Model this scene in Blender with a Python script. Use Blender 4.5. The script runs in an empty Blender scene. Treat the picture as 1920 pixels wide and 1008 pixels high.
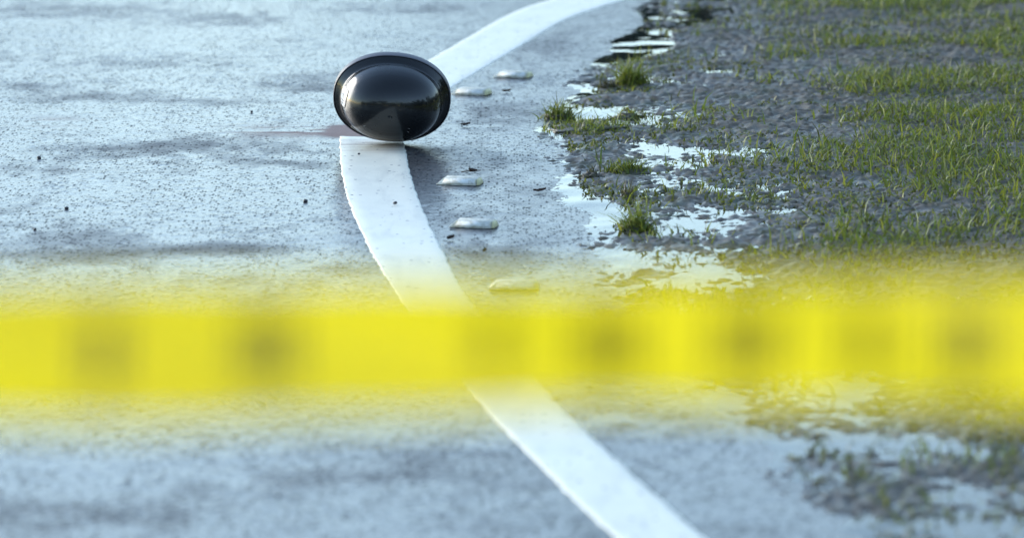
import bpy, bmesh, math, random
import numpy as np
from mathutils import Vector, Matrix, noise as mnoise

R = math.radians
random.seed(7)
rng = np.random.default_rng(7)
scene = bpy.context.scene
COL = scene.collection

# ------------------------------------------------------------------ camera
W0, H0 = 1920.0, 1008.0          # photograph size in pixels
FPX = 8433.0                     # focal length in photograph pixels
CAM_H = 1.65
PITCH = math.atan(1504.0 / FPX)
TAPE_D = 2.0
cam_d = bpy.data.cameras.new('camera')
cam = bpy.data.objects.new('camera', cam_d)
COL.objects.link(cam)
cam.location = (0, 0, CAM_H)
cam.rotation_euler = (math.pi / 2 - PITCH, 0, 0)
cam_d.sensor_width = 36.0
cam_d.lens = FPX / W0 * 36.0
cam_d.clip_start = 0.05
cam_d.clip_end = 3000
cam_d.dof.use_dof = True
cam_d.dof.focus_distance = 10.75
cam_d.dof.aperture_fstop = 3.55
cam_d.dof.aperture_blades = 0
scene.camera = cam

# ------------------------------------------------------------------ sky, sun, exposure
SUN_EL, SUN_AZ = R(15), R(-52)   # azimuth from +Y, negative = to the left
world = bpy.data.worlds.new('World')
scene.world = world
world.use_nodes = True
wn = world.node_tree
wn.nodes.clear()
wo = wn.nodes.new('ShaderNodeOutputWorld')
bg = wn.nodes.new('ShaderNodeBackground')
sky = wn.nodes.new('ShaderNodeTexSky')
sky.sky_type = 'NISHITA'
sky.sun_disc = False
sky.sun_elevation = SUN_EL
sky.sun_rotation = SUN_AZ
sky.air_density = 1.0
sky.dust_density = 0.2
sky.ozone_density = 1.0
bg.inputs['Strength'].default_value = 0.15
wn.links.new(sky.outputs[0], bg.inputs['Color'])
wn.links.new(bg.outputs[0], wo.inputs['Surface'])

sun_d = bpy.data.lights.new('sun', 'SUN')
sun_d.energy = 1.15
sun_d.angle = R(38)
sun_d.color = (1.0, 0.96, 0.9)
sun = bpy.data.objects.new('sun', sun_d)
COL.objects.link(sun)
sdir = Vector((math.sin(SUN_AZ) * math.cos(SUN_EL), math.cos(SUN_AZ) * math.cos(SUN_EL), math.sin(SUN_EL)))
sun.rotation_euler = sdir.to_track_quat('Z', 'Y').to_euler()

vs = scene.view_settings
vs.view_transform = 'Standard'
vs.look = 'None'
vs.exposure = 1.62
vs.gamma = 1.0
vs.use_curve_mapping = False
scene.render.engine = 'CYCLES'
scene.cycles.max_bounces = 8
scene.cycles.use_denoising = True
scene.cycles.caustics_reflective = False
scene.cycles.caustics_refractive = False

# ------------------------------------------------------------------ helpers
CP, SP = math.cos(PITCH), math.sin(PITCH)

def at(px, py, z=0.0):
    """world point at height z that the photograph shows at pixel (px, py)"""
    a, b = (px - W0 / 2) / FPX, (py - H0 / 2) / FPX
    d = Vector((a, CP - b * SP, -SP - b * CP))
    t = (z - CAM_H) / d.z
    return Vector((0, 0, CAM_H)) + d * t

def tag(o, label=None, cat=None, group=None, kind=None):
    if label: o['label'] = label
    if cat: o['category'] = cat
    if group: o['group'] = group
    if kind: o['kind'] = kind
    return o

def link(name, me, mat=None, parent=None, smooth=True):
    o = bpy.data.objects.new(name, me)
    COL.objects.link(o)
    if mat is not None and not me.materials:
        me.materials.append(mat)
    if smooth:
        me.polygons.foreach_set('use_smooth', [True] * len(me.polygons))
    if parent is not None:
        o.parent = parent
    return o

def mesh_np(name, verts, faces):
    """verts (n,3) array; faces (m,k) array with k = 3 or 4"""
    me = bpy.data.meshes.new(name)
    verts = np.asarray(verts, np.float32)
    faces = np.asarray(faces, np.int32)
    k = faces.shape[1]
    me.vertices.add(len(verts)); me.vertices.foreach_set('co', verts.ravel())
    me.loops.add(faces.size); me.loops.foreach_set('vertex_index', faces.ravel())
    me.polygons.add(len(faces))
    me.polygons.foreach_set('loop_start', np.arange(len(faces), dtype=np.int32) * k)
    me.polygons.foreach_set('loop_total', np.full(len(faces), k, np.int32))
    me.update(calc_edges=True)
    return me

def bm_mesh(name, bm):
    me = bpy.data.meshes.new(name)
    bmesh.ops.recalc_face_normals(bm, faces=bm.faces[:])
    bm.to_mesh(me); bm.free()
    return me

def empty(name, loc, rot=(0, 0, 0)):
    o = bpy.data.objects.new(name, None)
    o.empty_display_size = 0.05
    COL.objects.link(o)
    o.location = loc; o.rotation_euler = rot
    return o

_perm = rng.random((512, 512)).astype(np.float32)
def vnoise(x, y, f, seed=0):
    """smooth value noise in [0,1] with f cells per metre"""
    x = np.asarray(x) * f + 101.3 + seed * 37.7
    y = np.asarray(y) * f + 57.1 + seed * 91.3
    xi, yi = np.floor(x).astype(int), np.floor(y).astype(int)
    tx, ty = x - xi, y - yi
    tx = tx * tx * (3 - 2 * tx); ty = ty * ty * (3 - 2 * ty)
    g = lambda a, b: _perm[a % 512, b % 512]
    return ((g(xi, yi) * (1 - tx) + g(xi + 1, yi) * tx) * (1 - ty)
            + (g(xi, yi + 1) * (1 - tx) + g(xi + 1, yi + 1) * tx) * ty)

def fbm(x, y, f, n=4, seed=0):
    s, a, tot = 0, 1.0, 0
    for i in range(n):
        s = s + a * vnoise(x, y, f * 2.03 ** i, seed + i); tot += a; a *= 0.5
    return s / tot

def smooth01(t):
    t = np.clip(t, 0, 1)
    return t * t * (3 - 2 * t)

# --- node helper
class NT:
    def __init__(self, name):
        self.m = bpy.data.materials.new(name)
        self.m.use_nodes = True
        self.t = self.m.node_tree
        self.b = self.t.nodes['Principled BSDF']
        self.out = self.t.nodes['Material Output']
        self.co = self.t.nodes.new('ShaderNodeTexCoord').outputs['Object']
    def new(self, typ, **kw):
        n = self.t.nodes.new(typ)
        for k, v in kw.items():
            if hasattr(n, k): setattr(n, k, v)
            else: n.inputs[k].default_value = v
        return n
    def ln(self, a, b): self.t.links.new(a, b)
    def mapping(self, scale=(1, 1, 1), loc=(0, 0, 0), rot=(0, 0, 0)):
        n = self.new('ShaderNodeMapping')
        n.inputs['Scale'].default_value = scale; n.inputs['Location'].default_value = loc
        n.inputs['Rotation'].default_value = rot
        self.ln(self.co, n.inputs['Vector']); return n.outputs[0]
    def noise(self, scale, detail=4, rough=0.5, dist=0.0, vec=None):
        n = self.new('ShaderNodeTexNoise')
        n.inputs['Scale'].default_value = scale; n.inputs['Detail'].default_value = detail
        n.inputs['Roughness'].default_value = rough; n.inputs['Distortion'].default_value = dist
        self.ln(vec if vec is not None else self.co, n.inputs['Vector']); return n
    def voro(self, scale, feature='F1', rnd=1.0, vec=None):
        n = self.new('ShaderNodeTexVoronoi', feature=feature)
        n.inputs['Scale'].default_value = scale
        if 'Randomness' in n.inputs: n.inputs['Randomness'].default_value = rnd
        self.ln(vec if vec is not None else self.co, n.inputs['Vector']); return n
    def ramp(self, fac, stops, interp='LINEAR'):
        n = self.new('ShaderNodeValToRGB')
        cr = n.color_ramp; cr.interpolation = interp
        while len(cr.elements) < len(stops): cr.elements.new(0.5)
        for e, (p, c) in zip(cr.elements, stops):
            e.position = p
            e.color = (c, c, c, 1) if isinstance(c, (int, float)) else (*c, 1)
        self.ln(fac, n.inputs[0]); return n.outputs[0]
    def rng(self, v, a, b, c, d):
        n = self.new('ShaderNodeMapRange'); n.clamp = True
        self.ln(v, n.inputs[0])
        for i, q in enumerate((a, b, c, d)): n.inputs[i + 1].default_value = q
        return n.outputs[0]
    def math(self, op, a, b=None):
        n = self.new('ShaderNodeMath', operation=op)
        for i, q in enumerate((a, b)):
            if q is None: continue
            if isinstance(q, (int, float)): n.inputs[i].default_value = q
            else: self.ln(q, n.inputs[i])
        return n.outputs[0]
    def mix(self, fac, a, b):
        n = self.new('ShaderNodeMix', data_type='RGBA')
        for s, q in ((n.inputs[0], fac), (n.inputs[6], a), (n.inputs[7], b)):
            if isinstance(q, (int, float)): s.default_value = q
            elif isinstance(q, tuple): s.default_value = (*q, 1)
            else: self.ln(q, s)
        return n.outputs[2]
    def bump(self, h, strength=0.5, dist=0.01, normal=None):
        n = self.new('ShaderNodeBump')
        n.inputs['Strength'].default_value = strength; n.inputs['Distance'].default_value = dist
        self.ln(h, n.inputs['Height'])
        if normal is not None: self.ln(normal, n.inputs['Normal'])
        return n.outputs[0]
    def set(self, **kw):
        for k, v in kw.items():
            s = self.b.inputs[k.replace('_', ' ')]
            if isinstance(v, (int, float)): s.default_value = v
            elif isinstance(v, tuple): s.default_value = (*v, 1) if len(v) == 3 else v
            else: self.ln(v, s)
        return self

def simple(name, col, rough=0.5, **kw):
    n = NT(name)
    v = n.noise(40, 4).outputs[0]
    dark = tuple(c * 0.75 for c in col); lite = tuple(min(1, c * 1.2) for c in col)
    n.set(Base_Color=n.mix(v, dark, lite), Roughness=rough, **kw)
    return n.m

def grimy(name, col, dirt):
    n = NT(name)
    ob = n.new('ShaderNodeObjectInfo')
    add = n.new('ShaderNodeVectorMath', operation='ADD'); n.ln(n.co, add.inputs[0]); n.ln(ob.outputs['Location'], add.inputs[1])
    v = n.noise(70, 5, 0.65, 0.3, add.outputs[0]).outputs[0]
    n.set(Base_Color=n.mix(n.rng(v, 0.42, 0.62, 0, 1), col, dirt), Roughness=n.rng(v, 0.4, 0.7, 0.55, 0.75), Normal=n.bump(v, 0.3, 0.001))
    return n.m

# ------------------------------------------------------------------ materials
def mat_asphalt():
    n = NT('wet_asphalt')
    st = n.voro(150)
    stc = n.new('ShaderNodeSeparateColor'); n.ln(st.outputs['Color'], stc.inputs[0])
    grain = n.noise(260, 3).outputs[0]
    base = n.ramp(stc.outputs[0], [(0.0, (0.018, 0.02, 0.023)), (0.35, (0.05, 0.053, 0.057)), (0.85, (0.085, 0.088, 0.09)), (1.0, (0.14, 0.14, 0.135))])
    dryc = n.new('ShaderNodeAttribute', attribute_name='dry').outputs['Fac']
    # rusty scuff beside the helmet (a stain of its own)
    scuff = n.new('ShaderNodeAttribute', attribute_name='scuff').outputs['Fac']
    h = n.math('ADD', n.math('MULTIPLY', n.rng(st.outputs['Distance'], 0, 0.75, 1, 0), 0.7), n.math('MULTIPLY', grain, 0.5))
    # open pores between the stones hold no film
    pst = n.new('ShaderNodeAttribute', attribute_name='stone').outputs['Fac']
    pv = n.voro(150, vec=n.mapping((1, 0.42, 1)))
    pvc = n.new('ShaderNodeSeparateColor'); n.ln(pv.outputs['Color'], pvc.inputs[0])
    pore = n.math('MULTIPLY', n.rng(pv.outputs['Distance'], 0.40, 0.60, 1, 0), n.rng(n.math('ADD', pvc.outputs[0], n.rng(n.noise(3.5, 3).outputs[0], 0.3, 0.7, -0.12, 0.12)), 0.52, 0.80, 0, 1))
    pore = n.math('MAXIMUM', pore, n.math('MULTIPLY', pst, 0.35))
    base = n.mix(pore, base, (0.012, 0.012, 0.016))
    base = n.mix(scuff, base, (0.22, 0.135, 0.12))
    nb = n.bump(h, 0.4, 0.0016)
    nc = n.bump(h, 0.12, 0.0014)
    film = n.math('MULTIPLY', n.rng(dryc, 0, 1, 0.82, 0.15), n.math('SUBTRACT', 1.0, n.math('MAXIMUM', n.math('MULTIPLY', pore, 0.9), scuff)))
    pore = n.math('MAXIMUM', pore, scuff)
    n.set(Base_Color=base, Roughness=n.rng(dryc, 0, 1, 0.45, 0.65), Normal=nb,
          Coat_Weight=film, Coat_Roughness=n.rng(dryc, 0, 1, 0.2, 0.4), Coat_IOR=1.34)
    n.ln(n.rng(pore, 0, 1, 0.5, 0.1), n.b.inputs['Specular IOR Level'])
    n.b.inputs['IOR'].default_value = 1.4
    n.ln(nc, n.b.inputs['Coat Normal'])
    return n.m

def mat_paint():
    n = NT('white_road_paint')
    d = n.noise(9, 5, 0.6).outputs[0]
    base = n.mix(n.rng(d, 0.35, 0.75, 0, 1), (0.83, 0.81, 0.69), (0.75, 0.73, 0.62))
    sp = n.voro(52)
    spc = n.new('ShaderNodeSeparateColor'); n.ln(sp.outputs['Color'], spc.inputs[0])
    tm = n.noise(1, 4, 0.6, 0.4, n.mapping((22, 5, 1))).outputs[0]
    base = n.mix(n.rng(tm, 0.5, 0.75, 0, 0.35), base, (0.42, 0.42, 0.38))
    wr = n.noise(120, 3, 0.6).outputs[0]; wl = n.noise(5, 3).outputs[0]
    base = n.mix(n.rng(n.math('ADD', wr, n.rng(wl, 0.4, 0.7, -0.1, 0.1)), 0.68, 0.74, 0, 0.7), base, (0.14, 0.14, 0.14))
    spk = n.math('MULTIPLY', n.rng(sp.outputs['Distance'], 0.16, 0.24, 1, 0), n.math('GREATER_THAN', spc.outputs[0], 0.8))
    base = n.mix(spk, base, (0.08, 0.075, 0.09))
    st = n.noise(1, 4, 0.6, 0, n.mapping((4, 75, 1))).outputs[0]
    sep = n.new('ShaderNodeSeparateXYZ'); n.ln(n.co, sep.inputs[0])
    yb = at(700, 272).y
    near = n.rng(n.math('ABSOLUTE', n.math('SUBTRACT', sep.outputs[1], yb)), 0.03, 0.16, 1, 0)
    base = n.mix(n.math('MULTIPLY', near, n.rng(st, 0.48, 0.56, 0, 0.85)), base, (0.30, 0.19, 0.15))
    nb = n.bump(n.noise(170, 3).outputs[0], 0.25, 0.0015)
    n.set(Base_Color=base, Roughness=0.5, Normal=nb, Coat_Weight=0.3, Coat_Roughness=0.3, Coat_IOR=1.34)
    return n.m

def mat_mud():
    n = NT('wet_mud')
    a = n.noise(7, 5, 0.6).outputs[0]; b = n.noise(90, 4, 0.6).outputs[0]
    base = n.mix(n.rng(b, 0.3, 0.7, 0, 1), (0.05, 0.042, 0.030), (0.16, 0.135, 0.10))
    base = n.mix(n.rng(a, 0.5, 0.68, 0, 0.75), base, (0.045, 0.06, 0.022))
    sep = n.new('ShaderNodeSeparateXYZ'); n.ln(n.co, sep.inputs[0])
    damp = n.rng(sep.outputs[2], 0.004, 0.016, 0, 1)
    n.set(Base_Color=base, Roughness=n.math('ADD', n.rng(b, 0.3, 0.7, 0.25, 0.5), n.math('MULTIPLY', damp, 0.25)), Normal=n.bump(b, 0.45, 0.003))
    n.ln(n.rng(damp, 0, 1, 0.5, 0.4), n.b.inputs['Specular IOR Level'])
    return n.m

def mat_water():
    n = NT('puddle_water')
    w = n.noise(26, 2).outputs[0]
    n.set(Base_Color=(0.55, 0.62, 0.6), Roughness=0.02, Transmission_Weight=1.0, IOR=1.33, Normal=n.bump(w, 0.03, 0.002))
    return n.m

def mat_grass(name, c1, c2, c3):
    n = NT(name)
    g = n.new('ShaderNodeNewGeometry').outputs['Random Per Island']
    base = n.ramp(g, [(0, c1), (0.55, c2), (1, c3)])
    n.set(Base_Color=base, Roughness=0.45, Subsurface_Weight=0.0)
    tr = n.new('ShaderNodeBsdfTranslucent'); n.ln(base, tr.inputs[0])
    mx = n.new('ShaderNodeMixShader'); mx.inputs[0].default_value = 0.35
    n.ln(n.b.outputs[0], mx.inputs[1]); n.ln(tr.outputs[0], mx.inputs[2]); n.ln(mx.outputs[0], n.out.inputs['Surface'])
    return n.m

def mat_shell():
    n = NT('gloss_black_shell')
    sc = n.noise(1, 3, 0.6, 0, n.mapping((14, 160, 14), rot=(0.4, 0.2, 0.7))).outputs[0]
    sm = n.noise(22, 4).outputs[0]
    base = n.mix(n.rng(sc, 0.72, 0.78, 0, 0.5), (0.006, 0.0065, 0.007), (0.09, 0.09, 0.09))
    n.set(Base_Color=base, Roughness=n.rng(sm, 0.3, 0.7, 0.18, 0.32), Specular_IOR_Level=0.3, Coat_Weight=0.5, Coat_Roughness=n.rng(sm, 0.35, 0.7, 0.03, 0.13))
    return n.m

M = dict(
    asphalt=mat_asphalt(), paint=mat_paint(), mud=mat_mud(), water=mat_water(), shell=mat_shell(),
    grass=mat_grass('verge_grass', (0.10, 0.10, 0.03), (0.16, 0.22, 0.022), (0.36, 0.36, 0.05)),
    straw=mat_grass('dull_grass', (0.05, 0.045, 0.02), (0.10, 0.09, 0.035), (0.18, 0.18, 0.05)),
    moss=mat_grass('verge_moss', (0.07, 0.075, 0.02), (0.15, 0.18, 0.025), (0.28, 0.28, 0.04)),
    leaf=mat_grass('tree_leaf', (0.012, 0.024, 0.008), (0.02, 0.038, 0.011), (0.034, 0.052, 0.015)),
    trim=simple('rubber_trim', (0.085, 0.08, 0.095), 0.45),
    liner=simple('helmet_liner', (0.012, 0.012, 0.012), 0.9),
    white=grimy('marker_white', (0.78, 0.76, 0.66), (0.46, 0.43, 0.32)),
    lens=grimy('marker_lens', (0.84, 0.83, 0.77), (0.58, 0.56, 0.47)),
    cap=simple('marker_cap', (0.72, 0.66, 0.36), 0.4),
    bark=simple('dark_twig', (0.05, 0.032, 0.022), 0.7),
    deadleaf=simple('dead_leaf', (0.07, 0.04, 0.025), 0.6),
    stone=simple('dark_stone', (0.035, 0.034, 0.04), 0.5),
    sticker=simple('white_sticker', (0.75, 0.77, 0.8), 0.3),
    scar=simple('bare_scratch', (0.22, 0.22, 0.22), 0.5),
    ink=simple('dark_ink', (0.015, 0.02, 0.035), 0.4),
    soil=simple('soil_and_grass', (0.03, 0.036, 0.014), 0.9),
)

def mat_tape():
    n = NT('yellow_plastic_tape')
    v = n.noise(8, 3).outputs[0]
    base = n.mix(v, (0.97, 0.88, 0.10), (0.98, 0.90, 0.13))
    n.set(Base_Color=base, Roughness=0.35)
    tr = n.new('ShaderNodeBsdfTranslucent'); n.ln(base, tr.inputs[0])
    mx = n.new('ShaderNodeMixShader'); mx.inputs[0].default_value = 0.78
    n.ln(n.b.outputs[0], mx.inputs[1]); n.ln(tr.outputs[0], mx.inputs[2]); n.ln(mx.outputs[0], n.out.inputs['Surface'])
    return n.m
M['tape'] = mat_tape()

# ------------------------------------------------------------------ large structure
# edge of the verge, traced on the ground plane
VB = [at(1640, 1100), at(1560, 1008), at(1310, 760), at(1135, 590), at(1092, 520), at(1078, 450), at(1050, 380), at(1024, 300), at(1006, 240), at(1050, 180), at(1105, 110), at(1150, 55), at(1210, 0), at(1330, -120)]
VBy = np.array([p.y for p in VB]); VBx = np.array([p.x for p in VB])
def verge_x(y):
    x = np.interp(y, VBy, VBx)
    far = y > VBy[-1]
    return np.where(far, VBx[-1] + (y - VBy[-1]) * 0.22, np.where(y < VBy[0], VBx[0] + (VBy[0] - y) * 0.06, x))

def grid_faces(nx, ny):
    i = np.arange(nx - 1); j = np.arange(ny - 1)
    I, J = np.meshgrid(i, j)
    a = (J * nx + I).ravel()
    return np.stack([a, a + 1, a + nx + 1, a + nx], 1)

# ground to the horizon
g = 900.0
me = mesh_np('ground', [(-g, -g, -0.14), (g, -g, -0.14), (g, g, -0.14), (-g, g, -0.14)], [(0, 1, 2, 3)])
tag(link('ground', me, M['soil'], smooth=False), kind='structure')

# road: finely uneven where the camera sees it, coarser away from it
def road_h(x, y):
    fade = smooth01((x + 2.1) / 0.2) * smooth01((1.75 - x) / 0.2) * smooth01((y - 6.4) / 0.2) * smooth01((15.6 - y) / 0.3)
    a = vnoise(x, y, 95, 41) - 0.5
    c = fbm(x, y, 9, 2, 43) - 0.5
    return fade * (0.0008 * a + 0.0006 * c + 0.0016 * stones(x, y))
def stones(x, y):
    return np.clip((vnoise(x, y, 157, 44) - 0.62) / 0.38, 0, 1) * (0.25 + 1.2 * vnoise(x, y, 9, 46) * vnoise(x, y, 2.2, 47))
rx_ = np.concatenate([[-14, -10, -7, -5, -3.5, -2.6], np.arange(-2.1, 1.75, 0.0062), [1.9, 2.2, 2.6, 3.2]])
ry_ = np.concatenate([[-120, -60, -25, -10, 0, 3, 5, 6], np.arange(6.4, 15.6, 0.0095), [16, 17, 18, 20, 24, 30, 50, 90, 200]])
GX, GY = np.meshgrid(rx_, ry_)
GZ = road_h(GX, GY)
me = mesh_np('road', np.stack([GX + np.where(GX > 2.5, np.clip(GY - 15, 0, None) * 0.24, 0), GY, GZ], 2).reshape(-1, 3), grid_faces(len(rx_), len(ry_)))
# how dry each spot of the asphalt is: damp patches with outlines of their own, read by the material
DAMP = [(90, 22, 120, 16, .8), (420, 40, 160, 14, .5), (760, 14, 160, 12, .6), (150, 182, 180, 16, .9), (40, 165, 60, 8, .6), (290, 120, 150, 9, .6), (560, 155, 110, 10, .8), (430, 185, 120, 9, .5),
        (330, 278, 210, 14, 1.0), (500, 312, 130, 12, .9), (110, 308, 120, 6, .7), (170, 432, 130, 16, .9), (260, 465, 210, 20, 1.1), (460, 460, 90, 18, .9), (40, 380, 70, 12, .5), (620, 520, 200, 16, .4),
        (300, 700, 300, 30, .9), (700, 860, 260, 30, .7), (200, 930, 220, 24, .8), (980, 210, 110, 22, .5), (900, 300, 90, 18, .5), (930, 470, 110, 30, .7), (1000, 90, 90, 16, .5), (820, 272, 50, 6, .6)]
dry = np.full(GX.shape, -0.12)
wx = GX + 0.10 * (fbm(GX, GY, 3.0, 3, 61) - .5); wyy = GY + 0.5 * (fbm(GX, GY, 2.2, 3, 66) - .5)
for (px, py, rx, ry, k) in DAMP:
    c = at(px, py); e = at(px + rx, py); t_ = at(px, py - ry)
    q = ((wx - c.x) / (e.x - c.x)) ** 2 + ((wyy - c.y) / (t_.y - c.y)) ** 2
    dry += .72 * k * np.exp(-q * .8)
lx_ = np.interp(GY, [at(790, 540).y, at(758, 270).y, at(985, 84).y, at(1150, 0).y], [at(790, 540).x, at(758, 270).x, at(985, 84).x, at(1150, 0).x])
dry += 0.2 * smooth01((GX - lx_) / 0.10) * (1 - smooth01((GX - verge_x(GY) + 0.16) / 0.2))
dry += 0.55 * (fbm(GX, GY, 3.5, 4, 71) - .5) + 0.8 * (fbm(GX * 1.0, GY * .6, 22, 3, 75) - .5)
def spot(px, py, rx, ry):
    c = at(px, py); e = at(px + rx, py); t_ = at(px, py - ry)
    return ((GX - c.x) / (e.x - c.x)) ** 2 + ((GY - c.y) / (t_.y - c.y)) ** 2
strk = fbm(GX * .16, GY, 42, 3, 81)
scf = smooth01((strk - .40) / .12) * np.exp(-spot(555, 246, 120, 11)) * 1.2 + 1.5 * np.exp(-spot(655, 245, 50, 13) ** 2) * smooth01((strk - .12) / .12)
scf += .6 * smooth01((strk - .5) / .1) * np.exp(-spot(95, 228, 60, 10))
pa_ = me.attributes.new('stone', 'FLOAT', 'POINT')
pa_.data.foreach_set('value', np.clip(stones(GX, GY) * 2.2, 0, 1).astype(np.float32).ravel())
sa_ = me.attributes.new('scuff', 'FLOAT', 'POINT')
sa_.data.foreach_set('value', np.clip(scf, 0, 1).astype(np.float32).ravel())
at_ = me.attributes.new('dry', 'FLOAT', 'POINT')
at_.data.foreach_set('value', np.clip(dry, 0, 1).astype(np.float32).ravel())
tag(link('road', me, M['asphalt']), kind='structure')

# muddy verge: a height field that dips under the water and under the asphalt edge
def verge_h(x, y):
    d = x - verge_x(y)
    n1 = fbm(x, y, 5.0, 3, 1) - 0.5
    n2 = fbm(x, y, 26.0, 3, 5) - 0.5
    n3 = vnoise(x, y, 85.0, 9) - 0.5
    rise = -0.006 + 0.0095 * smooth01(d / 0.14) + 0.007 * smooth01((d - 0.15) / 0.5) + 0.02 * smooth01((d - 0.6) / 1.2)
    h = rise + 0.020 * n1 + 0.009 * n2 + 0.012 * n3
    for (px, py, rx, ry, dz) in PUDDLES:
        c = PC[(px, py)]
        q = np.sqrt(((x - c.x) / rx) ** 2 + ((y - c.y) / ry) ** 2)
        h = np.where(q < 1.4, h * (1 - smooth01((1.4 - q) / 0.4)) + (dz) * smooth01((1.4 - q) / 0.4), h)
    return np.where(d < 0, h - 0.03 * smooth01(-d / 0.10), h)
PUDDLES = [(1168, 84, 0.115, 0.27, -0.012), (1130, 402, 0.045, 0.13, -0.012), (1140, 488, 0.065, 0.10, -0.010)]
PC = {(p[0], p[1]): at(p[0], p[1]) for p in PUDDLES}

ys = np.concatenate([np.arange(-6, 6.6, 0.12), np.arange(6.6, 15.2, 0.0085), np.arange(15.2, 40, 0.25)])
us = np.concatenate([np.arange(-0.14, 1.15, 0.0065), np.arange(1.15, 2.4, 0.03), np.array([2.6, 3, 4, 6, 9, 14, 25, 60])])
U, Y = np.meshgrid(us, ys)
X = verge_x(Y) + U
Z = verge_h(X, Y)
vg = np.stack([X, Y, Z], 2).reshape(-1, 3)
me = mesh_np('verge', vg, grid_faces(len(us), len(ys)))
tag(link('verge', me, M['mud']), kind='structure')

# puddle water: sheet 3 mm above the asphalt, with an uneven shore
wy = np.arange(6.4, 15.6, 0.02); wu = np.arange(-0.26, 1.3, 0.012)
U2, Y2 = np.meshgrid(wu, wy)
X2 = verge_x(Y2) + U2
wd = U2 - 0.075 + 0.16 * (fbm(X2, Y2, 6.0, 4, 21) - 0.5)
keep = wd > -0.16
Zw = 0.0036 - 0.0055 * smooth01((0.12 - wd) / 0.26)
f = grid_faces(len(wu), len(wy))
k = keep.ravel()[f].all(1)
me = mesh_np('puddle_water', np.stack([X2, Y2, Zw], 2).reshape(-1, 3), f[k])
tag(link('puddle_water', me, M['water']), kind='structure')

# white edge line
LL = [at(1440, 1240), at(1270, 1110), at(1145, 1000), at(1010, 870), at(880, 735), at(795, 620), at(735, 535), at(690, 460), at(655, 380), at(640, 320), at(637, 262), at(660, 215), at(700, 175), at(803, 114), at(877, 71), at(956, 27), at(1036, -2), at(1180, -45)]
RR = [at(1620, 1240), at(1445, 1110), at(1312, 1000), at(1165, 870), at(1023, 735), at(932, 620), at(870, 545), at(830, 470), at(800, 410), at(775, 345), at(758, 270), at(765, 225), at(790, 197), at(848, 163), at(925, 117), at(1000, 72), at(1070, 33), at(1215, -15)]
def resample(P, m):
    P = np.array([[p.x, p.y] for p in P])
    t = np.linspace(0, len(P) - 1, m)
    # Catmull-Rom
    out = []
    for s in t:
        i = min(int(s), len(P) - 2); q = s - i
        p0, p1, p2, p3 = P[max(i - 1, 0)], P[i], P[i + 1], P[min(i + 2, len(P) - 1)]
        out.append(0.5 * ((2 * p1) + (p2 - p0) * q + (2 * p0 - 5 * p1 + 4 * p2 - p3) * q * q + (3 * p1 - p0 - 3 * p2 + p3) * q ** 3))
    return np.array(out)
def paint_run(P0, P1, mL, nA=9):
    L, Rr = resample(P0, mL), resample(P1, mL)
    verts = []
    for i in range(mL):
        j1 = 0.008 * (fbm(L[i, 1], 0.3, 33, 4, 2) - 0.5); j2 = 0.009 * (fbm(Rr[i, 1], 7.3, 31, 4, 4) - 0.5)
        a = L[i] + (j1, 0); b = Rr[i] + (j2, 0)
        verts.append((a[0], a[1], -0.003))
        for q in range(nA):
            p = a + (b - a) * (0 if q == 0 else 1 if q == nA - 1 else (q - 1) / (nA - 3))
            z = 0.0017 + 0.0004 * (fbm(p[0], p[1], 30, 2, 3) - 0.5)
            if q in (0, nA - 1): z = 0.0006
            p = p + ((0.004, 0) if q == 1 else (-0.004, 0) if q == nA - 2 else (0, 0))
            verts.append((p[0], p[1], z))
        verts.append((b[0], b[1], -0.003))
    me = mesh_np('white_line', verts, grid_faces(nA + 2, mL))
    tag(link('white_line', me, M['paint']), kind='structure')
KL = 12   # the paint is scraped off under the helmet: the near run stops there, the far run starts behind it
paint_run(LL[:KL - 1] + [at(637, 258)], RR[:KL - 1] + [at(757, 259)], 1000)
paint_run(LL[KL:], RR[KL:], 500)

# ------------------------------------------------------------------ far-off wood (seen as a mass in the reflections)
def wood(name, spots, label):
    P, F = [], []
    for (x, y, h, w, nleaf) in spots:
        c = np.array([x, y, h * 0.55])
        lob = [(c + rng.normal(0, 1, 3) * (w * .35, w * .35, h * .2), rng.uniform(.35, .6)) for _ in range(7)]
        lob += [(np.array([x + rng.normal(0, 1) * w * .3, y + rng.normal(0, 1), h * .16]), .7) for _ in range(3)]
        for (lc, s) in lob:
            m = nleaf // 7
            v = rng.normal(0, 1, (m, 3)); v /= np.linalg.norm(v, axis=1)[:, None]
            v *= (rng.random((m, 1)) ** 0.35) * s * np.array([w * .6, w * .6, h * .5])
            pos = lc + v
            pos[:, 2] = np.clip(pos[:, 2], 0.1, h)
            t1 = rng.normal(0, 1, (m, 3)); t1 /= np.linalg.norm(t1, axis=1)[:, None]
            t2 = np.cross(t1, rng.normal(0, 1, (m, 3))); t2 /= np.linalg.norm(t2, axis=1)[:, None]
            sz = rng.uniform(.25, .55, (m, 1))
            b0 = sum(len(q) for q in P)
            P.append(np.stack([pos - t1 * sz, pos + t2 * sz * .6, pos + t1 * sz, pos - t2 * sz * .6], 1).reshape(-1, 3))
            F.append(np.arange(m * 4).reshape(-1, 4) + b0)
        # tapered trunk
        b0 = sum(len(q) for q in P); k = 6
        ring = lambda z, r: [(x + r * math.cos(2 * math.pi * i / k), y + r * math.sin(2 * math.pi * i / k), z) for i in range(k)]
        P.append(np.array(ring(-0.2, .22) + ring(h * .7, .07)))
        F.append(np.array([(b0 + i, b0 + (i + 1) % k, b0 + k + (i + 1) % k, b0 + k + i) for i in range(k)]))
    me = mesh_np(name, np.concatenate(P), np.concatenate(F))
    return tag(link(name, me, M['leaf'], smooth=False), label, 'trees', kind='stuff')

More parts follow.
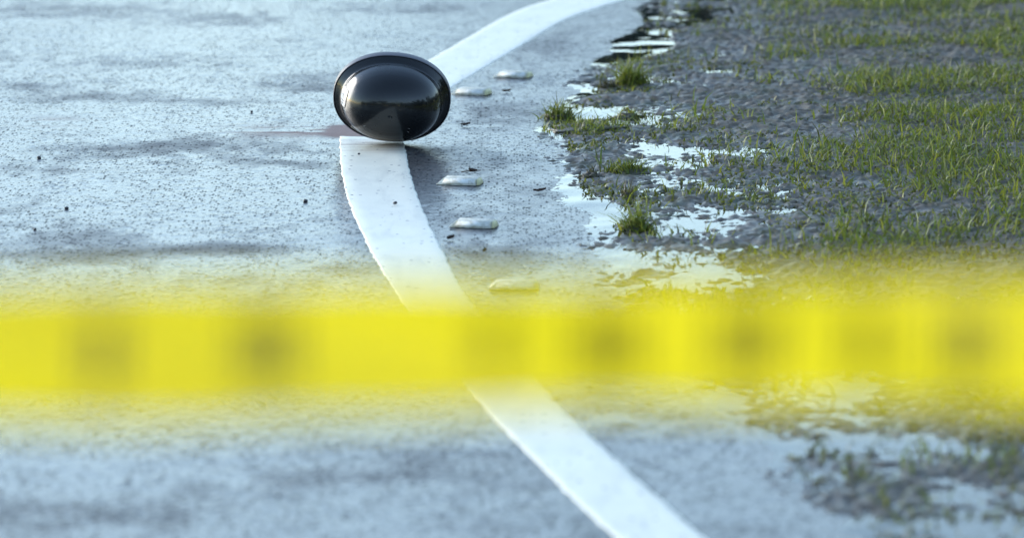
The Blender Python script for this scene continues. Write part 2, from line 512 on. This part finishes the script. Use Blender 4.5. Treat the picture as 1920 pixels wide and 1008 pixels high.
sp = []
for i in range(34):
    x = -95 + i * 5.8
    sp.append((x + rng.uniform(-1, 1), -34 + rng.uniform(-4, 4), rng.uniform(8, 13), rng.uniform(5, 8), 1400))
for i in range(18):
    y = -24 + i * 4.6
    sp.append((17 + max(0, y) * .36 + rng.uniform(-1, 1), y, rng.uniform(4.5, 8), rng.uniform(3.5, 6), 1000))
for i in range(7):
    sp.append((1.9 + i * 1.8, 60 + rng.uniform(-1, 1), rng.uniform(7.0, 7.8), 4.6, 4800))
for i in range(30):
    x = -85 + i * 5.2
    sp.append((x + rng.uniform(-1, 1), 78 + rng.uniform(-4, 4), rng.uniform(4.5, 8), rng.uniform(4, 7), 900))
wood('far_trees', sp, 'dark belt of leafy trees round the road')

# ------------------------------------------------------------------ helmet
def helmet():
    TILT, ROLL = R(11), R(4)
    root = empty('helmet', (0, 0, 0))
    tag(root, 'glossy black half helmet lying on the white line, dome towards the viewer', 'helmet')
    AX, BY = 0.1445, 0.112
    N = 128
    def loft(prof, closed_top=False):
        V, F = [], []
        for (s, z) in prof:
            for i in range(N):
                a = 2 * math.pi * i / N
                ca, sa = math.cos(a), math.sin(a)
                e = 2 / 2.15
                V.append((s * AX * math.copysign(abs(ca) ** e, ca), s * BY * math.copysign(abs(sa) ** e, sa), z))
        for j in range(len(prof) - 1):
            for i in range(N):
                F.append((j * N + i, j * N + (i + 1) % N, (j + 1) * N + (i + 1) % N, (j + 1) * N + i))
        me = bpy.data.meshes.new('loft')
        if closed_top: F.append(tuple(range(N))[::-1])
        me.from_pydata(V, [], F); me.update()
        return me
    S0 = 0.835
    K = [(0.0, .1435), (.2, .1412), (.39, .1335), (.55, .1205), (.67, .1035), (.755, .0845), (.806, .0665), (.836, .0500), (.850, .0375), (.860, .0300), (.876, .0248), (.905, .0197), (.942, .0147), (.988, .0085)]
    prof = [(p.x, p.y) for p in []]
    for i in range(len(K) - 1):
        p0, p1, p2, p3 = [np.array(K[max(0, min(len(K) - 1, i + d))]) for d in (-1, 0, 1, 2)]
        if i == 0: p0 = np.array((-p2[0], p2[1]))
        for q in np.arange(0, 1, 1 / 6):
            prof.append(tuple(0.5 * ((2 * p1) + (p2 - p0) * q + (2 * p0 - 5 * p1 + 4 * p2 - p3) * q * q + (3 * p1 - p0 - 3 * p2 + p3) * q ** 3)))
    prof.append(K[-1]); prof[0] = (0.004, .1405)
    cut = 6 * 9
    shell = link('shell', loft(prof[:cut + 1], True), M['shell'], root)
    brim = link('brim', loft(prof[cut:] + [(0.986, 0.004)]), M['shell'], root)
    PS, PZ = np.array([p[0] for p in prof]), np.array([p[1] for p in prof])
    trim = link('rim_trim', loft([(0.987, 0.0092), (0.992, 0.0106), (0.999, 0.0104), (1.004, 0.008), (1.006, 0.0), (1.007, -0.008), (1.006, -0.016), (0.999, -0.019), (0.985, -0.018), (0.975, -0.008)]), M['trim'], root)
    lin = [(0.968, -0.009), (0.93, -0.006), (0.86, 0.004)] + [(0.80 * math.cos(t), 0.02 + 0.085 * math.sin(t)) for t in np.linspace(0.05, 1.55, 14)]
    link('liner', loft(lin), M['liner'], root)
    # sticker on the left flank, wrapped on the dome
    def on_dome(a, th, off):
        s = th; z = float(np.interp(s, PS, PZ))
        ca, sa = math.cos(a), math.sin(a); e = 2 / 2.15
        p = Vector((s * AX * math.copysign(abs(ca) ** e, ca), s * BY * math.copysign(abs(sa) ** e, sa), z))
        sl = -(float(np.interp(s + .004, PS, PZ)) - float(np.interp(s - .004, PS, PZ))) / (.008 * AX)
        nrm = Vector((ca * sl, sa * sl, 1)).normalized()
        return p + nrm * off
    def patch(a0, a1, t0, t1, off, m=8):
        V, F = [], []
        for j in range(m + 1):
            for i in range(m + 1):
                u, v = i / m * 2 - 1, j / m * 2 - 1
                k = 1 - 0.32 * max(0, abs(v) - 0.45) / 0.55
                a = (a0 + a1) / 2 + v * (a1 - a0) / 2
                th = (t0 + t1) / 2 + u * k * (t1 - t0) / 2
                V.append(tuple(on_dome(a, th, off)))
        for j in range(m):
            for i in range(m):
                q = j * (m + 1) + i
                F.append((q, q + 1, q + m + 2, q + m + 1))
        me = bpy.data.meshes.new('patch'); me.from_pydata(V, [], F); me.update(); return me
    A0, A1 = R(158), R(186)
    edge = link('sticker', patch(A0, A1, .77, .868, 0.0008), M['ink'], root)
    link('sticker_face', patch(A0 + R(1.2), A1 - R(1.2), .778, .860, 0.0014), M['sticker'], edge)
    for k, (b0, b1) in enumerate(((161.5, 163), (164.5, 166), (169, 170.5), (172, 173.2), (176.5, 178), (180, 181.5))):
        link('sticker_print', patch(R(b0), R(b1), .795 + .006 * (k % 3), .842 - .008 * (k % 2), 0.0019, 3), M['ink'], edge)
    # scratch scars
    for (a0, th0) in ((R(318), .40), (R(308), .46), (R(215), .5)):
        link('scratch', patch(a0, a0 + R(1.6), th0, th0 + .045, 0.0005, 3), M['scar'], root)
    # pose: crown towards the camera and tipped down, resting on rim and dome
    rot = Matrix.Rotation(R(90) + TILT, 4, 'X') @ Matrix.Rotation(-ROLL, 4, 'Z')
    lo = 1e9
    for ch in (shell, brim, trim):
        for v in ch.data.vertices:
            lo = min(lo, (rot @ v.co).z)
    p = at(735, 272)
    root.rotation_euler = rot.to_euler()
    root.location = (p.x, p.y + 0.02, -lo + 0.0035)
helmet()

# ------------------------------------------------------------------ raised road markers
def marker_parts(root):
    def prism(base, top, h0, h1):
        bm = bmesh.new()
        lo = [bm.verts.new((x, y, h0)) for x, y in base]; hi = [bm.verts.new((x, y, h1)) for x, y in top]
        bm.faces.new(lo[::-1]); bm.faces.new(hi)
        for i in range(len(lo)): bm.faces.new((lo[i], lo[(i + 1) % len(lo)], hi[(i + 1) % len(lo)], hi[i]))
        bmesh.ops.bevel(bm, geom=bm.edges[:], offset=0.0006, segments=1, affect='EDGES')
        return bm_mesh('prism', bm)
    link('body', prism([(-.05, -.03), (.046, -.03), (.046, .03), (-.05, .03)], [(-.034, -.017), (.044, -.017), (.044, .018), (-.034, .018)], 0, .0140), M['white'], root)
    link('end_cap', prism([(.0465, -.028), (.053, -.022), (.053, .022), (.0465, .028)], [(.0465, -.016), (.0485, -.013), (.0485, .013), (.0465, .016)], 0, .0132), M['cap'], root)
    # lens set in the sloped front face
    a, b = Vector((0, -.0285, .0025)), Vector((0, -.0182, .0126))
    nrm = Vector((0, -.0140, .013)).normalized() * 0.0012
    bm = bmesh.new()
    q = [bm.verts.new(Vector((x, 0, 0)) + p + nrm * s) for s in (0.2, 1.6) for (x, p) in ((-.036, a), (.043, a), (.042, b), (-.031, b))]
    for fc in ((0, 1, 2, 3), (4, 5, 6, 7), (0, 1, 5, 4), (1, 2, 6, 5), (2, 3, 7, 6), (3, 0, 4, 7)): bm.faces.new([q[i] for i in fc])
    link('lens', bm_mesh('lens', bm), M['lens'], root)
    for x in (-.0335, .0425):
        bm = bmesh.new()
        bmesh.ops.create_cube(bm, size=1, matrix=Matrix.Translation((x, -.0238, .0086)) @ Matrix.Rotation(R(45), 4, 'X') @ Matrix.Diagonal((.0011, .012, .0012, 1)))
        link('lens_rib', bm_mesh('lens_rib', bm), M['cap'], root)

spots = [(962, 147, -17, 'white raised road marker farthest up the road, beside the upper white line'),
         (884, 179, -20, 'white raised road marker just right of the helmet'),
         (862, 347, -13, 'white raised road marker with a brown twig on its top'),
         (888, 427, -12, 'clean white raised road marker, third from the yellow tape upwards but one'),
         (963, 541, -3, 'white raised road marker half lost in the yellow blur of the tape')]
spots[3] = (888, 427, -12, 'bare white raised road marker between the twig-topped one and the tape')
proto = None
for (px, py, rz, lab) in spots:
    p = at(px, py - 3)
    if proto is None:
        root = proto = empty('road_marker', (0, 0, 0)); marker_parts(root)
    else:
        root = proto.copy(); COL.objects.link(root)
        for ch in list(proto.children):
            c = ch.copy(); COL.objects.link(c); c.parent = root
    root.location = (p.x, p.y, 0.001); root.rotation_euler = (R(random.uniform(-1, 1)), R(random.uniform(-1, 1)), R(rz))
    tag(root, lab, 'road marker', 'raised markers beside the white line')

# ------------------------------------------------------------------ grass
def blades_mesh(name, pts, hmin, hmax, w, lean, seg=3):
    pts = np.asarray(pts); m = len(pts)
    az = rng.uniform(0, 2 * math.pi, m); h = hmin * .5 + (hmax - hmin * .5) * rng.random(m) ** 2.2 * rng.uniform(.7, 1.35, m); ln = rng.uniform(.1, lean, m) * h
    d = np.stack([np.cos(az), np.sin(az)], 1)
    fa = rng.uniform(0, 2 * math.pi, m); s = np.stack([np.cos(fa), np.sin(fa)], 1)
    V = np.zeros((m, (seg + 1) * 2, 3))
    ww = w * rng.uniform(.6, 1.3, m)
    for k in range(seg + 1):
        t = k / seg
        c = pts[:, :2] + d * (ln * t ** 2)[:, None]
        z = pts[:, 2] + h * t * (1 - .25 * t * ln / h)
        hw = (ww * (1 - t ** 1.6) * .5 + .0002)[:, None]
        V[:, 2 * k, :2] = c - s * hw; V[:, 2 * k + 1, :2] = c + s * hw
        V[:, 2 * k, 2] = V[:, 2 * k + 1, 2] = z
    f = np.array([(2 * k, 2 * k + 1, 2 * k + 3, 2 * k + 2) for k in range(seg)])
    F = (f[None] + (np.arange(m) * (seg + 1) * 2)[:, None, None]).reshape(-1, 4)
    return mesh_np(name, V.reshape(-1, 3), F)

def gz(x, y): return verge_h(np.asarray(x, float), np.asarray(y, float))

tufts = [  # px, py of foot, spread x px, n, height, label
    (1046, 222, 30, 420, .025, .052, 'grass', 'yellow-green grass tuft at the asphalt edge, standing nearest the helmet'),
    (1105, 244, 80, 900, .014, .030, 'grass', 'low row of yellow-green grass below the tuft nearest the helmet'),
    (1186, 162, 26, 420, .035, .075, 'grass', 'tall blurred green grass clump below the dark puddle, top right'),
    (1140, 166, 16, 110, .015, .035, 'straw', 'small brownish grass clump left of the tall green one below the dark puddle'),
    (1178, 222, 28, 300, .014, .030, 'grass', 'short bright grass patch just above the right end of the low row'),
    (1108, 334, 20, 130, .010, .024, 'straw', 'flat brown weed clump standing in the wet ground right of the twig-topped marker'),
    (1176, 326, 36, 420, .014, .036, 'grass', 'bright yellow-green grass clump right of the flat brown weeds'),
    (1190, 432, 26, 380, .022, .050, 'grass', 'upright green grass clump beside the small bright puddle'),
    (1176, 372, 14, 80, .015, .035, 'straw', 'sparse dull grass clump above the small bright puddle'),
]
for (px, py, sx, n, h0, h1, mk, lab) in tufts:
    c = at(px, py); rx = sx / 760 * 1.0; ry = rx * 0.75
    a = rng.uniform(0, 2 * math.pi, n); r = rng.random(n) ** .75 * rng.uniform(.6, 1.45, n) * (.75 + .5 * vnoise(np.cos(a) + px, np.sin(a) + py, 2.3, 8))
    x, y = c.x + np.cos(a) * r * rx, c.y + np.sin(a) * r * ry
    z = np.maximum(gz(x, y), -0.004) - .003
    root = empty('grass_tuft', (c.x, c.y, 0)); tag(root, lab, 'grass tuft', 'grass tufts along the muddy verge')
    me = blades_mesh('blades', np.stack([x - c.x, y - c.y, z], 1), h0, h1 * 1.25, .0042, 1.6)
    tag(link('blades', me, M[mk], root, smooth=False), kind='stuff')
    # clod of mud and roots under the blades
    bm = bmesh.new(); bmesh.ops.create_icosphere(bm, subdivisions=4, radius=1)
    for v in bm.verts:
        k = 1 + .55 * mnoise.noise(v.co * 2.3 + Vector((px, py, 0))) + .25 * mnoise.noise(v.co * 6 + Vector((px, py, 3)))
        v.co = Vector((v.co.x * rx * .85 * k, v.co.y * ry * .85 * k, max(-.01, v.co.z * .013 * k)))
    link('root_clod', bm_mesh('clod', bm), M['mud'], root)

# loose low grass over the rest of the verge
n = 300000
yy = rng.uniform(6.4, 17, n); uu = .12 + 3.2 * rng.random(n) ** 1.3
xx = verge_x(yy) + uu
cl = fbm(xx, yy, 4.0, 3, 31)
pk = np.clip((cl - .50 + .24 * smooth01((uu - .35) / 1.1)) * 5, 0, 1) * np.clip(.15 + .85 * smooth01((uu - .3) / .7), 0, 1)
sel = rng.random(n) < pk
xx, yy = xx[sel], yy[sel]
me = blades_mesh('verge_grass', np.stack([xx, yy, gz(xx, yy) - .003], 1), .012, .055, .0048, 1.9, 2)
tag(link('verge_grass', me, M['grass'], smooth=False), 'thin wet grass growing over the muddy verge', 'grass', kind='stuff')

n = 160000
yy = rng.uniform(6.4, 16, n); uu = .06 + 1.9 * rng.random(n) ** 1.2
xx = verge_x(yy) + uu
cl = fbm(xx, yy, 7.0, 3, 51)
sel = (rng.random(n) < np.clip((cl - .53 + .06 * smooth01(uu / .5)) * 9, 0, 1)) & (gz(xx, yy) > -.003)
xx, yy = xx[sel], yy[sel]
me = blades_mesh('verge_moss', np.stack([xx, yy, gz(xx, yy) - .002], 1), .005, .017, .0065, 2.2, 2)
tag(link('verge_moss', me, M['moss'], smooth=False), 'low mossy yellow-green growth in clumps on the wet verge', 'moss', kind='stuff')

# ------------------------------------------------------------------ litter on the asphalt
def tube(bm, pts, r0, r1, k=6):
    rings = []
    for i, p in enumerate(pts):
        p = Vector(p); q = Vector(pts[min(i + 1, len(pts) - 1)]) - Vector(pts[max(i - 1, 0)])
        q.normalize(); a = q.orthogonal().normalized(); b = q.cross(a)
        r = r0 + (r1 - r0) * i / (len(pts) - 1)
        rings.append([bm.verts.new(p + (a * math.cos(2 * math.pi * j / k) + b * math.sin(2 * math.pi * j / k)) * r) for j in range(k)])
    for i in range(len(rings) - 1):
        for j in range(k): bm.faces.new((rings[i][j], rings[i][(j + 1) % k], rings[i + 1][(j + 1) % k], rings[i + 1][j]))
    bm.faces.new(rings[0][::-1]); bm.faces.new(rings[-1])

def leaf_mesh(l, w, curl, seed):
    bm = bmesh.new(); rows = []
    for i in range(8):
        t = i / 7; hw = w * math.sin(math.pi * min(1, t * .92 + .04)) ** .8 * .5
        row = []
        for j in (-1, -.5, 0, .5, 1):
            p = Vector(((t - .5) * l, j * hw, curl * (j * j * .8 + (t - .5) ** 2 * 2) + .002 * mnoise.noise(Vector((t * 4, j * 2, seed)))))
            row.append(bm.verts.new(p))
        rows.append(row)
    for i in range(7):
        for j in range(4): bm.faces.new((rows[i][j], rows[i][j + 1], rows[i + 1][j + 1], rows[i + 1][j]))
    r = bmesh.ops.solidify(bm, geom=bm.faces[:], thickness=.0008)
    return bm_mesh('leaf', bm)

# twig lying on a marker
p = at(886, 338)
root = empty('twig', (p.x, p.y, .0185)); tag(root, 'dark brown twig with crumpled leaf resting on a white road marker', 'twig')
bm = bmesh.new(); tube(bm, [(-.026, .004, .001), (-.012, .002, .003), (.004, .0, .004), (.02, .003, .005)], .0016, .001)
link('stem', bm_mesh('stem', bm), M['bark'], root)
bm = bmesh.new(); tube(bm, [(-.004, 0, .003), (-.002, -.006, .007), (.001, -.010, .006)], .0018, .001)
link('side_stem', bm_mesh('side_stem', bm), M['bark'], root)
o = link('leaf', leaf_mesh(.022, .012, .006, 3), M['deadleaf'], root); o.location = (-.001, -.003, .003); o.rotation_euler = (.5, .2, .4)

litter = [
    (873, 237, .026, .012, .3, 'thin dark dead leaf on the asphalt right of the helmet'),
    (950, 174, .024, .010, -.2, 'thin dark dead leaf lying between the two upper road markers'),
    (845, 450, .026, .014, .9, 'brown withered leaf on the asphalt left below the bare road marker'),
    (1012, 361, .030, .014, .2, 'dark brown leaf at the edge of the wet verge'),
    (908, 474, .018, .010, 1.2, 'tiny dark leaf below the bare road marker near the tape'),
]
for i, (px, py, l, w, rz, lab) in enumerate(litter):
    q = at(px, py)
    o = link('dead_leaf', leaf_mesh(l, w, .005, i), M['deadleaf'])
    o.location = (q.x, q.y, .0035); o.rotation_euler = (.15, -.1, rz)
    tag(o, lab, 'leaf', 'dead leaves on the road')

peb = [
    (73, 298, .0055, 'dark pebble far left on the road, level with the bright wet streak'),
    (125, 392, .005, 'dark pebble on the left of the road above the broad dark damp patch'),
    (573, 379, .0055, 'dark pebble left of the white line, level with its curve'),
    (741, 386, .005, 'dark pebble on the white line below the helmet'),
    (472, 211, .004, 'dark pebble left of the helmet above the reddish scuff'),
    (673, 293, .0035, 'tiny dark grit stone on the white line just under the helmet'),
    (66, 431, .004, 'small dark pebble beside the left end of the broad damp patch'),
]
for i, (px, py, r, lab) in enumerate(peb):
    q = at(px, py)
    bm = bmesh.new(); bmesh.ops.create_icosphere(bm, subdivisions=2, radius=r)
    for v in bm.verts:
        v.co *= 1 + .35 * mnoise.noise(v.co * 160 + Vector((i * 7, 0, 0)))
        v.co.z *= .75
    o = link('pebble', bm_mesh('pebble', bm), M['stone'])
    o.location = (q.x, q.y, r * .6 + (.004 if 'white line' in lab and 'on the' in lab else 0)); o.rotation_euler = (0, 0, i)
    tag(o, lab, 'pebble', 'pebbles lying on the road')

# ------------------------------------------------------------------ barrier tape close to the lens
def tape():
    c = at(600, 531)                    # ray through the tape's upper edge
    dirv = (c - Vector((0, 0, CAM_H))); ztop = CAM_H + dirv.z / dirv.y * TAPE_D
    hgt = 0.060
    root = empty('barrier_tape', (0, TAPE_D, ztop - hgt)); tag(root, 'yellow plastic barrier tape stretched across the foreground, blurred', 'tape')
    m, kk = 260, 6
    def surf(x, v):
        sag = 0.012 * (x / 3.0) ** 2
        y = 0.010 * math.sin(x * 5.1 + v * 1.3) + 0.007 * math.sin(x * 13 + 1 + v * 2.6) + 0.003 * math.sin(x * 47 + v * 4)
        return (x, y, v * hgt + sag + 0.0015 * math.sin(x * 9))
    V, F = [], []
    for side in (-1, 1):
        for j in range(kk + 1):
            for i in range(m + 1):
                x, y, z = surf(-3 + 6 * i / m, j / kk); V.append((x, y + side * .00015, z))
    nv = (m + 1) * (kk + 1)
    for s in (0, 1):
        for j in range(kk):
            for i in range(m):
                a = s * nv + j * (m + 1) + i
                F.append((a, a + 1, a + m + 2, a + m + 1) if s == 0 else (a, a + m + 1, a + m + 2, a + 1))
    me = bpy.data.meshes.new('ribbon'); me.from_pydata(V, [], F); me.update()
    link('ribbon', me, M['tape'], root)
    # printed dark strokes (too blurred to read), on the camera side
    pxm = TAPE_D / FPX
    marks = [(-330, 60), (-160, 60)]
    for (c0, w) in ((181, 64), (490, 112), (925, 60), (1144, 112), (1410, 120), (1640, 64), (1830, 100), (2080, 120)):
        k = max(2, round(w / 28))
        marks += [(c0 - w / 2 + w * (i + .5) / k, w / k * .62) for i in range(k)]
    for (px, w) in marks:
        x0 = (px - w / 2 - 960) * pxm; x1 = (px + w / 2 - 960) * pxm
        V, F = [], []
        for j in range(5):
            for i in range(5):
                x, y, z = surf(x0 + (x1 - x0) * i / 4, .24 + .54 * j / 4); V.append((x, y - .0006, z))
        for j in range(4):
            for i in range(4):
                a = j * 5 + i; F.append((a, a + 1, a + 6, a + 5))
        me = bpy.data.meshes.new('print'); me.from_pydata(V, [], F); me.update()
        link('printed_mark', me, M['ink'], root)
tape()
